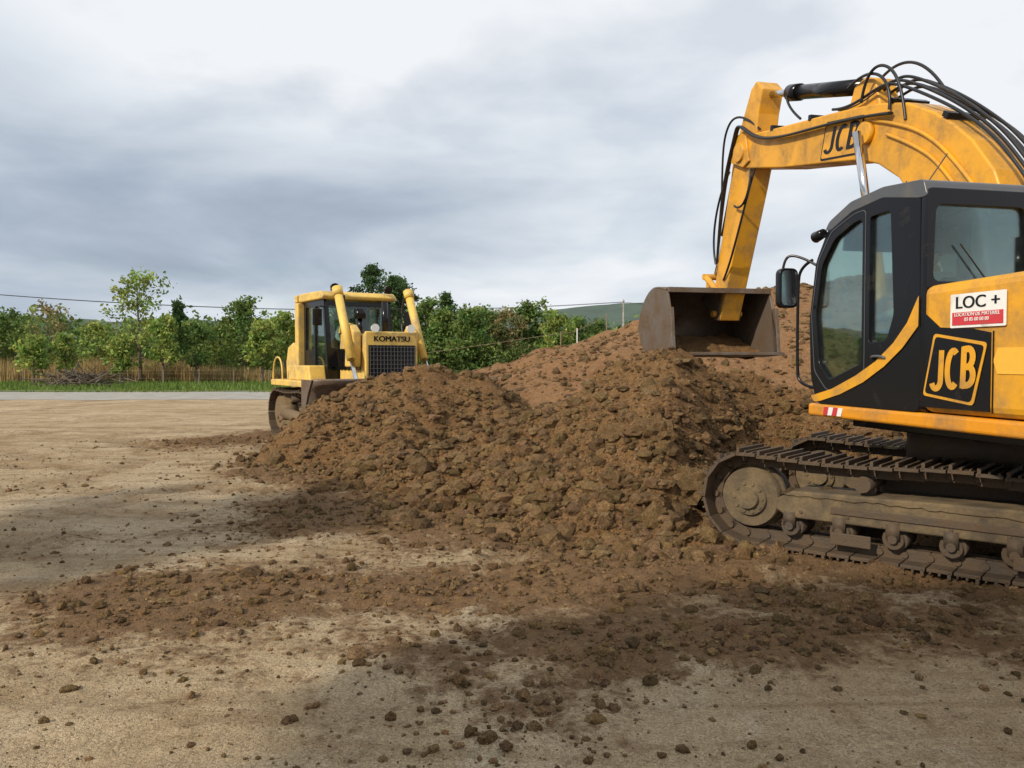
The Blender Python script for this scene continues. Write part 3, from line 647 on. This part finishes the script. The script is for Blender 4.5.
mk('bucket_soil',np.stack([BX,BY,BZ],-1).reshape(-1,3),q,PILE,hs,smooth=True)
# ------------------------------------------------------------------ BULLDOZER
DR=math.atan2(-.84,.543)
dz=empty('bulldozer',(-3.30,16.7,0),DR);dz.scale=(.96,.96,.95)
operator((-3.30,16.7,0),DR,-.38,0,1.92,.50,.98)
for nm,yc in (('left',.98),('right',-.98)):
    track(nm,dz,yc,.56,1.6,.52,.03,42,TRKD)
prism('belly',[(-1.6,.5),(1.6,.5),(1.75,.9),(1.7,1.15),(-1.8,1.15)],-.62,.62,DOZ,dz,.03)
hood=[(.45,1.16),(1.86,1.16),(1.92,1.3),(1.92,2.16),(1.84,2.26),(.45,2.3)]
prism('engine_hood',hood,-.5,.5,DOZ,dz,.05)
box('radiator_surround',1.925,1.99,-.56,.56,1.2,2.30,DOZ,dz,.03)
box('radiator_grille',1.993,2.01,-.50,.50,1.28,2.03,BLK,dz,.01)
m=MB()
for i in range(14): m.box((2.02,-.47+i*.072,1.65),((1,0,0),(0,1,0),(0,0,1)),(.006,.006,.36))
for i in range(9): m.box((2.02,0,1.32+i*.083),((1,0,0),(0,1,0),(0,0,1)),(.007,.49,.005))
m.obj('grille_bars',BLK2,dz)
text('grille_text','KOMATSU',.15,BLK,dz,AX((0,1,0),(0,0,1),(1.995,0,2.15)),bold=.006,sx=1.1)
m=MB()
for y in (-.52,.52):
    for k in range(6): m.box((.6+k*.19,y,1.75),((1,0,0),(0,1,0),(0,0,1)),(.07,.006,.22))
m.obj('hood_vents',BLK,dz)
cyl('exhaust_stack',(1.15,.22,2.25),(1.15,.22,2.95),.065,BLK,dz);cyl('air_precleaner',(.85,-.2,2.25),(.85,-.2,2.62),.05,BLK,dz);cyl('precleaner_bowl',(.85,-.2,2.6),(.85,-.2,2.8),.12,BLK,dz)
for s in (-1,1):
    prism('fender',[(-1.75,1.17),(.55,1.17),(.75,1.24),(.55,1.3),(-1.75,1.3)],*sorted((s*.6,s*1.3)),DOZ,dz,.02)
    prism('console',[(-1.0,1.3),(.4,1.3),(.3,1.62),(-1.0,1.62)],*sorted((s*.76,s*1.12)),DOZ,dz,.03)
prism('fuel_tank',[(-2.05,1.2),(-1.36,1.2),(-1.36,2.05),(-1.6,2.15),(-1.95,2.05),(-2.1,1.7)],-.85,.85,DOZ,dz,.06)
prism('ripper_frame',[(-2.6,.6),(-1.9,.55),(-1.9,1.3),(-2.2,1.35),(-2.6,1.0)],-.6,.6,DOZ,dz,.03)
prism('ripper_shank',[(-2.85,.25),(-2.6,.35),(-2.5,1.3),(-2.7,1.35)],-.06,.06,STEEL,dz,.01)
cs=[(-1.05,1.3),(.42,1.3),(.42,1.75),(.22,3.02),(-.98,3.02)]
c1=[(-.32,1.5),(.32,1.5),(.34,1.8),(.15,2.9),(-.32,2.9)];c2=[(-.95,1.95),(-.42,1.95),(-.42,2.9),(-.92,2.9)]
for nm,y in (('left',.72),('right',-.72)):
    plate('cab_side_'+nm,rnd(cs,.05),[rnd(c1,.05),rnd(c2,.05)],.06,BLK,dz,XZ(y),.005)
    for i,c in enumerate((c1,c2)): plate('cab_glass_%s_%d'%(nm,i),rnd(c,.03),[],.006,GLS,dz,XZ(y))
fo=[(-.74,1.6),(.74,1.6),(.74,3.02),(-.74,3.02)];fh=[(-.66,2.0),(.66,2.0),(.66,2.93),(-.66,2.93)]
plate('cab_front_frame',rnd(fo,.04),[rnd(fh,.05)],.05,BLK,dz,AX((0,1,0),Vector((-.155,0,.988)),(.69,0,0.0)))
plate('cab_front_glass',rnd(fh,.05),[],.006,GLS,dz,AX((0,1,0),Vector((-.155,0,.988)),(.69,0,0.0)))
plate('cab_rear_frame',rnd([(a,b) for a,b in fo],.04),[rnd(fh,.05)],.05,BLK,dz,YZ(-1.06))
plate('cab_rear_glass',rnd(fh,.05),[],.006,GLS,dz,YZ(-1.06))
box('cab_lower',-1.02,.4,-.68,.68,1.3,1.55,BLK,dz,.02)
prism('cab_roof',rnd([(-1.15,3.03),(.36,3.03),(.40,3.1),(.25,3.2),(-1.05,3.22),(-1.18,3.14)],.04,3),-.84,.84,DOZ,dz,.03)
for s in (-1,1):
    prism('rops_post',[(-1.32,1.3),(-1.10,1.3),(-1.10,3.02),(-1.32,3.02)],*sorted((s*.62,s*.88)),DOZ,dz,.03)
box('rops_beam',-1.34,-1.19,-.88,.88,3.025,3.2,DOZ,dz,.03)
m=MB()
for y in (-.6,.6): m.cyl((.38,y,3.28),(.50,y,3.26),.07,.09);m.box((.36,y,3.23),((1,0,0),(0,1,0),(0,0,1)),(.04,.04,.03))
m.obj('roof_lights',BLK,dz,smooth=True)
prism('operator_seat',[(-.75,1.55),(-.2,1.55),(-.2,1.84),(-.55,1.84),(-.62,2.35),(-.76,2.35)],-.28,.28,SEAT,dz,.05)
for s in (-1,1):
    tube('mirror_arm',[[(.3,s*.75,2.85),(.55,s*1.0,2.9),(.6,s*1.02,2.7)]],.014,BLK,dz)
    box('side_mirror',.57,.61,*sorted((s*.92,s*1.12)),2.45,2.8,BLK,dz,.02)
    cyl('lift_cylinder_body',(1.12,s*.78,3.12),(1.82,s*.78,1.75),.085,DOZ,dz)
    cyl('lift_cylinder_cap',(1.08,s*.78,3.2),(1.16,s*.78,3.04),.105,DOZ,dz)
    cyl('lift_cylinder_rod',(1.8,s*.78,1.8),(2.45,s*.80,.85),.045,CHR,dz)
    prism('lift_yoke',[(1.25,1.6),(1.7,1.6),(1.72,2.3),(1.5,2.45),(1.3,2.2)],*sorted((s*.53,s*.70)),DOZ,dz,.03)
    tube('lift_hose',[[(1.15,s*.66,3.05),(1.0,s*.6,2.6),(1.3,s*.58,2.2)]],.02,RUB,dz)
    cyl('push_arm',(-.2,s*1.45,.62),(2.45,s*1.45,.45),.12,TRKD,dz)
    cyl('blade_brace',(.9,s*1.4,.75),(2.45,s*1.25,1.1),.07,DOZ,dz)
    cyl('trunnion',(-.2,s*1.2,.62),(-.2,s*1.55,.62),.16,TRKD,dz)
m=MB()
for s in (-1,1): m.cyl((2.0,s*.38,2.36),(2.06,s*.38,2.36),.07,.085)
m.obj('head_lights',WHT,dz,smooth=True)
tube('hand_rails',[[(-1.9,-1.2,1.3),(-1.9,-1.2,1.8),(-1.2,-1.2,1.8),(-1.2,-1.2,1.3)],[(.6,-.55,2.3),(.6,-.55,2.5),(1.6,-.55,2.45),(1.6,-.55,2.28)]],.018,DOZ,dz)
bp_=[]
for i in range(13):
    t=i/12;bp_.append((2.75-.35*math.sin(math.pi*t)*.9+ .10*t-.0,.12+1.26*t))
v=[(a,y,b) for a,b in bp_ for y in np.linspace(-1.88,1.88,9)];f=[(i*9+j,i*9+j+1,i*9+9+j+1,i*9+9+j) for i in range(12) for j in range(8)]
o=mk('blade',v,f,STEEL,dz,smooth=True);s=o.modifiers.new('s','SOLIDIFY');s.thickness=.05;s.offset=0
for y in (-1.9,1.9):
    prism('blade_end',bp_+[(2.28,1.38),(2.28,.25)],y-.02,y+.02,STEEL,dz,.008)
box('blade_back_beam',2.30,2.42,-1.8,1.8,.35,.6,DOZ,dz,.02);box('blade_back_top',2.36,2.6,-1.8,1.8,1.22,1.34,DOZ,dz,.02)
# ------------------------------------------------------------------ trees
def leafquads(C,spread,n,size,br):
    k=len(C);c=np.repeat(C,n,0);sp=np.repeat(spread,n)[:,None]
    p=c+rng.normal(0,1,(k*n,3))*sp*np.array([.5,.5,.4])
    a=rng.normal(0,1,(k*n,3));a/=np.linalg.norm(a,axis=1)[:,None];b=rng.normal(0,1,(k*n,3));b-=a*(a*b).sum(1)[:,None];b/=np.linalg.norm(b,axis=1)[:,None]
    s=size*rng.uniform(.5,1.2,(k*n,1))
    v=np.stack([p-a*s,p+b*s*.55,p+a*s,p-b*s*.55],1).reshape(-1,3)
    f=np.arange(k*n*4).reshape(-1,4)
    t=np.repeat(np.repeat(br,n)*rng.uniform(.75,1.25,k*n),4)[:,None]
    w=np.repeat(rng.uniform(.8,1.25,k),n*4)[:,None]
    return v,f,np.concatenate([t*w,t,t*.9,np.ones_like(t)],1)
def tree(x,y,H,W,mat,dens=1.,kind='round',name='deciduous_tree',base=None):
    e=empty(name,(x,y,0));m=MB();C=[];lean=rng.uniform(-.05,.05,2)*H
    if base is None: base=.22 if kind!='tall' else .1
    tr=[Vector((lean[0]*t*t,lean[1]*t,H*.9*t)) for t in np.linspace(0,1,7)];r0=.014*H+.05
    for i in range(6): m.cyl(tr[i],tr[i+1],r0*(1-i/6.5),r0*(1-(i+1)/6.5),8)
    nb=int(14+H*1.3)
    for i in range(nb):
        t=base+(1-base)*(i+.5)/nb;k=t*6;j=min(int(k),5);p=tr[j].lerp(tr[j+1],k-j)
        if kind=='tall': w=W*.5*(math.sin(math.pi*min(1,t*.9+.1))**.6)
        else: w=W*.5*math.sin(math.pi*(t*.78+.16))**.7
        w*=rng.uniform(.5,1.2);a=i*2.4+rng.uniform(-.5,.5);upw=w*rng.uniform(.25,.9)+.1
        q=p+Vector((math.cos(a)*w,math.sin(a)*w,upw));mid=p.lerp(q,.5)+Vector((0,0,-.08*w))
        rb=r0*.35*(1.1-t);m.cyl(p,mid,rb,rb*.7,5);m.cyl(mid,q,rb*.7,rb*.25,5);C.append(q);C.append(mid.lerp(q,.4))
        for _ in range(3):
            z=mid.lerp(q,rng.uniform(0,1));d=Vector(rng.normal(0,1,3))*w*.3;d.z=abs(d.z);m.cyl(z,z+d,rb*.35,rb*.12,4);C.append(z+d)
    C.append(tr[-1]);C=np.array([tuple(c) for c in C]);C=C[rng.uniform(0,1,len(C))<min(1,.3+.6*dens)]
    m.obj('trunk_and_limbs',BARK,e)
    sp=np.full(len(C),.08*W+.25)*rng.uniform(.6,1.3,len(C));br=rng.uniform(.55,1.35,len(C))
    v,f,t=leafquads(C,sp,int(30*dens)+6,.16,br);mk('crown',v,f,mat,e,tint=t)
def T(u,vt,d,Wpx,mat,dens=1,kind='round',vb=None):
    tree((u-512)/800*d,d,1.65+(360-vt)*d/800,Wpx*d/800,mat,dens,kind)
for a in ((12,312,58,42,L2,.7),(48,303,62,46,L4,.3),(33,338,52,30,L1,.6),(66,335,54,24,L1,.45),(97,322,60,34,L1,.6),(120,338,54,26,L1,.6),(140,266,56,54,L1,.48),(163,315,54,34,L1,.6),(180,296,66,15,L3,1,'tall'),
          (196,320,55,32,L2,.6),(222,323,60,28,L1,.5),(244,298,62,40,L2,.9),(262,320,55,28,L1,.7),(284,312,58,32,L1,.8),(318,305,66,36,L2,.9),(345,300,70,34,L2,1),
          (370,257,72,40,L3,1.2,'tall'),(398,269,70,26,L3,1,'tall'),(406,271,74,28,L3,1.,'tall'),(425,298,62,36,L2,1),(449,287,72,20,L3,1.1,'tall'),(440,310,60,34,L2,.9),(470,308,58,36,L2,.9),(490,306,62,34,L2,.9),
          (512,306,60,36,L4,.5),(532,302,62,40,L2,1.),(556,313,60,34,L1,.8),(578,316,66,30,L2,.9),(598,318,70,26,L2,.9),(-25,305,58,50,L2,1),(-70,300,60,50,L1,1),(640,330,74,34,L2,.9),(670,330,72,34,L3,.9)):
    T(*a)
# unseen trees added behind and left of camera to shade the yard in bands
tree(-11.4,1.2,8.0,3.6,L2,1.3,base=.42);tree(-5.9,-3.0,8.2,3.4,L2,1.4,base=.45)
def mass(name,x0,x1,y0,y1,n,h,mat,size,per=26,sp=.7):
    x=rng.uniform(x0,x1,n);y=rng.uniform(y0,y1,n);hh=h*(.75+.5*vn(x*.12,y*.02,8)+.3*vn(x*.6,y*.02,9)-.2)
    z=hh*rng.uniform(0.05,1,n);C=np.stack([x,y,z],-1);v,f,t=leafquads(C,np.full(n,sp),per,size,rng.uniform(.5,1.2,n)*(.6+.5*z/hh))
    mk(name,v,f,mat,tint=t)
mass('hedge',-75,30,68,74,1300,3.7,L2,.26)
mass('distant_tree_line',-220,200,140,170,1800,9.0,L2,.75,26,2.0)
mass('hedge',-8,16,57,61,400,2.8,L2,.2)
def blades(name,x0,x1,y0,y1,n,h0,h1,w,mat,clump=0,lean=.25):
    x=rng.uniform(x0,x1,n);y=rng.uniform(y0,y1,n)
    if clump: k=vn(x*clump,y*clump,66)>.35;x,y=x[k],y[k];n=len(x)
    h=rng.uniform(h0,h1,n);a=rng.uniform(0,3.14,n);dx,dy=np.cos(a)*w,np.sin(a)*w;lx=rng.normal(0,lean,n)*h;ly=rng.normal(0,lean,n)*h
    z=np.zeros(n);v=np.stack([np.stack([x-dx,y-dy,z],-1),np.stack([x+dx,y+dy,z],-1),np.stack([x+lx,y+ly,h],-1)],1).reshape(-1,3)
    t=np.repeat(rng.uniform(.6,1.35,n),3)[:,None];mk(name,v,np.arange(3*n).reshape(-1,3),mat,tint=np.concatenate([t*rng.uniform(.9,1.2),t,t*.9,np.ones_like(t)],1))
blades('grass',-60,30,43,56,24000,.12,.38,.05,GRS)
blades('grass',-60,30,40.6,43.6,9000,.06,.22,.035,GRS,.5)
blades('reeds',-52,-20,56,60,11000,1.0,2.1,.035,REED,.12,.08)
blades('reeds',-24,-8,56,58,4500,.6,1.4,.035,REED,.3,.12)
m=MB()
for i in range(90):
    x,y=-26+rng.normal(0,1.1),48+rng.normal(0,.6);z=rng.uniform(.05,.8);d=Vector(rng.normal(0,1,3));d.z*=.35;d=d.normalized()*rng.uniform(.5,1.4);m.cyl(Vector((x,y,z))-d,Vector((x,y,z))+d,.05,.02,5)
m.obj('brush_pile',BARK)
m=MB()
for i in range(26):
    x=-46+i*2.2;m.cyl((x,50,0),(x+rng.uniform(-.05,.05),50,1.05),.035,.03,6)
for z in (.5,.8,1.0): m.cyl((-46,50,z),(9,50,z),.006,.006,4)
m.obj('wire_fence',WOOD)
PA=Vector((-52,76,8.1));PB=Vector((12.8,92,8.3))
for i,p in enumerate((PA,PB,Vector((58,104,8.4)))):
    e=empty('utility_pole',(p.x,p.y,0));m=MB();m.cyl((0,0,0),(0,0,p.z+.3),.14,.09,10);m.obj('shaft',CONC,e);m=MB();m.box((0,0,p.z),((0,1,0),(1,0,0),(0,0,1)),(.6,.05,.06));m.obj('crossarm',WOOD,e)
def cat(a,b,s): return [tuple(a.lerp(b,t)-Vector((0,0,s*4*t*(1-t)))) for t in np.linspace(0,1,13)]
PC=Vector((58,104,8.4))
tube('overhead_cable',[cat(PA+Vector((0,o,0)),PB+Vector((0,o,0)),1.3) for o in (-.5,.5)]+[cat(PB,PC,1.0)],.022,RUB,None)
# thin marker stakes with a single line on the edge of the mound
e=empty('marker_line');st=[(1.6,26.2),(2.1,25.8),(3.0,25.4)]
tops=[Vector((-6.5,34,1.6))]
m=MB();m.cyl((-6.5,34,0),(-6.5,34,1.65),.02,.02,8);m.obj('stake_far',WOOD,e)
for i,(x,y) in enumerate(st):
    z=max(0,float(pileC(np.array([x]),np.array([y]))[0]));m=MB();m.cyl((x,y,z-.2),(x,y,z+.55),.018,.018,8);m.obj('stake_%d'%i,(WOOD,WHT)[i%2],e);tops.append(Vector((x,y,z+.5)))
tube('line',[cat(a,b,.04) for a,b in zip(tops[:-1],tops[1:])],.006,WOOD,e)
# ------------------------------------------------------------------ light / sky
sd=Vector((-.74,-.67,0)).normalized();el=math.radians(33)
sd=Vector((sd.x*math.cos(el),sd.y*math.cos(el),math.sin(el)))
l=bpy.data.lights.new('sun','SUN');l.energy=4.1;l.angle=math.radians(1.5);l.color=(1,.89,.73)
o=bpy.data.objects.new('sun',l);link(o);o.rotation_euler=sd.to_track_quat('Z','Y').to_euler()
w=bpy.data.worlds.new('World');S.world=w;w.use_nodes=True;nt=w.node_tree;bg=nt.nodes['Background'];bg.inputs[1].default_value=.1
sk=N(nt,'ShaderNodeTexSky',sky_type='NISHITA');sk.sun_disc=False;sk.sun_elevation=el;sk.sun_rotation=math.atan2(sd.x,sd.y)
tc=N(nt,'ShaderNodeTexCoord').outputs['Generated'];sx=N(nt,'ShaderNodeSeparateXYZ');nt.links.new(tc,sx.inputs[0])
zc=math_(nt,'MAXIMUM',sx.outputs[2],0.);dn=math_(nt,'ADD',zc,.22)
cb=N(nt,'ShaderNodeCombineXYZ');nt.links.new(math_(nt,'DIVIDE',sx.outputs[0],dn),cb.inputs[0]);nt.links.new(math_(nt,'DIVIDE',sx.outputs[1],dn),cb.inputs[1])
m0=N(nt,'ShaderNodeMapping');m0.inputs[1].default_value=(5.3,2.2,0);nt.links.new(cb.outputs[0],m0.inputs[0])
n1=noise(nt,m0.outputs[0],1.0,7,.52,.3);mp=N(nt,'ShaderNodeMapping');mp.inputs[1].default_value=(3.1,1.7,0);nt.links.new(cb.outputs[0],mp.inputs[0]);n2=noise(nt,mp.outputs[0],1.6,6,.5,.2)
cr=N(nt,'ShaderNodeValToRGB');e_=cr.color_ramp.elements
e_[0].position=0;e_[0].color=(.66,)*3+(1,);e_[1].position=1;e_[1].color=(.75,)*3+(1,)
for p,c in ((.05,.60),(.12,.44),(.20,.44),(.28,.72),(.36,.95)):
    q=e_.new(p);q.color=(c,c,c,1)
nt.links.new(zc,cr.inputs[0])
f=math_(nt,'ADD',cr.outputs[0],math_(nt,'MULTIPLY',math_(nt,'SUBTRACT',n1,.5),1.45))
f=math_(nt,'ADD',f,mr(nt,sx.outputs[0],-.5,.6,-.06,.45))
c=N(nt,'ShaderNodeValToRGB');e_=c.color_ramp.elements
e_[0].position=.05;e_[0].color=(.25,.31,.40,1);e_[1].position=.95;e_[1].color=(.88,.91,.95,1)
q=e_.new(.4);q.color=(.44,.51,.61,1);q=e_.new(.7);q.color=(.69,.75,.82,1)
nt.links.new(f,c.inputs[0])
cl=N(nt,'ShaderNodeVectorMath',operation='SCALE');nt.links.new(c.outputs[0],cl.inputs[0]);cl.inputs['Scale'].default_value=10
cov=mr(nt,n2,.52,.66,1,.72)
nt.links.new(mix(nt,cov,sk.outputs[0],cl.outputs[0]),bg.inputs[0])
# ------------------------------------------------------------------ camera
cam=bpy.data.cameras.new('camera');cam.lens=28.1;cam.sensor_width=36;cam.clip_end=3000;co=bpy.data.objects.new('camera',cam);link(co)
co.location=(0,0,1.65);co.rotation_euler=(math.radians(90-1.72),0,0);S.camera=co
S.view_settings.view_transform='Standard';S.view_settings.look='None';S.view_settings.exposure=0
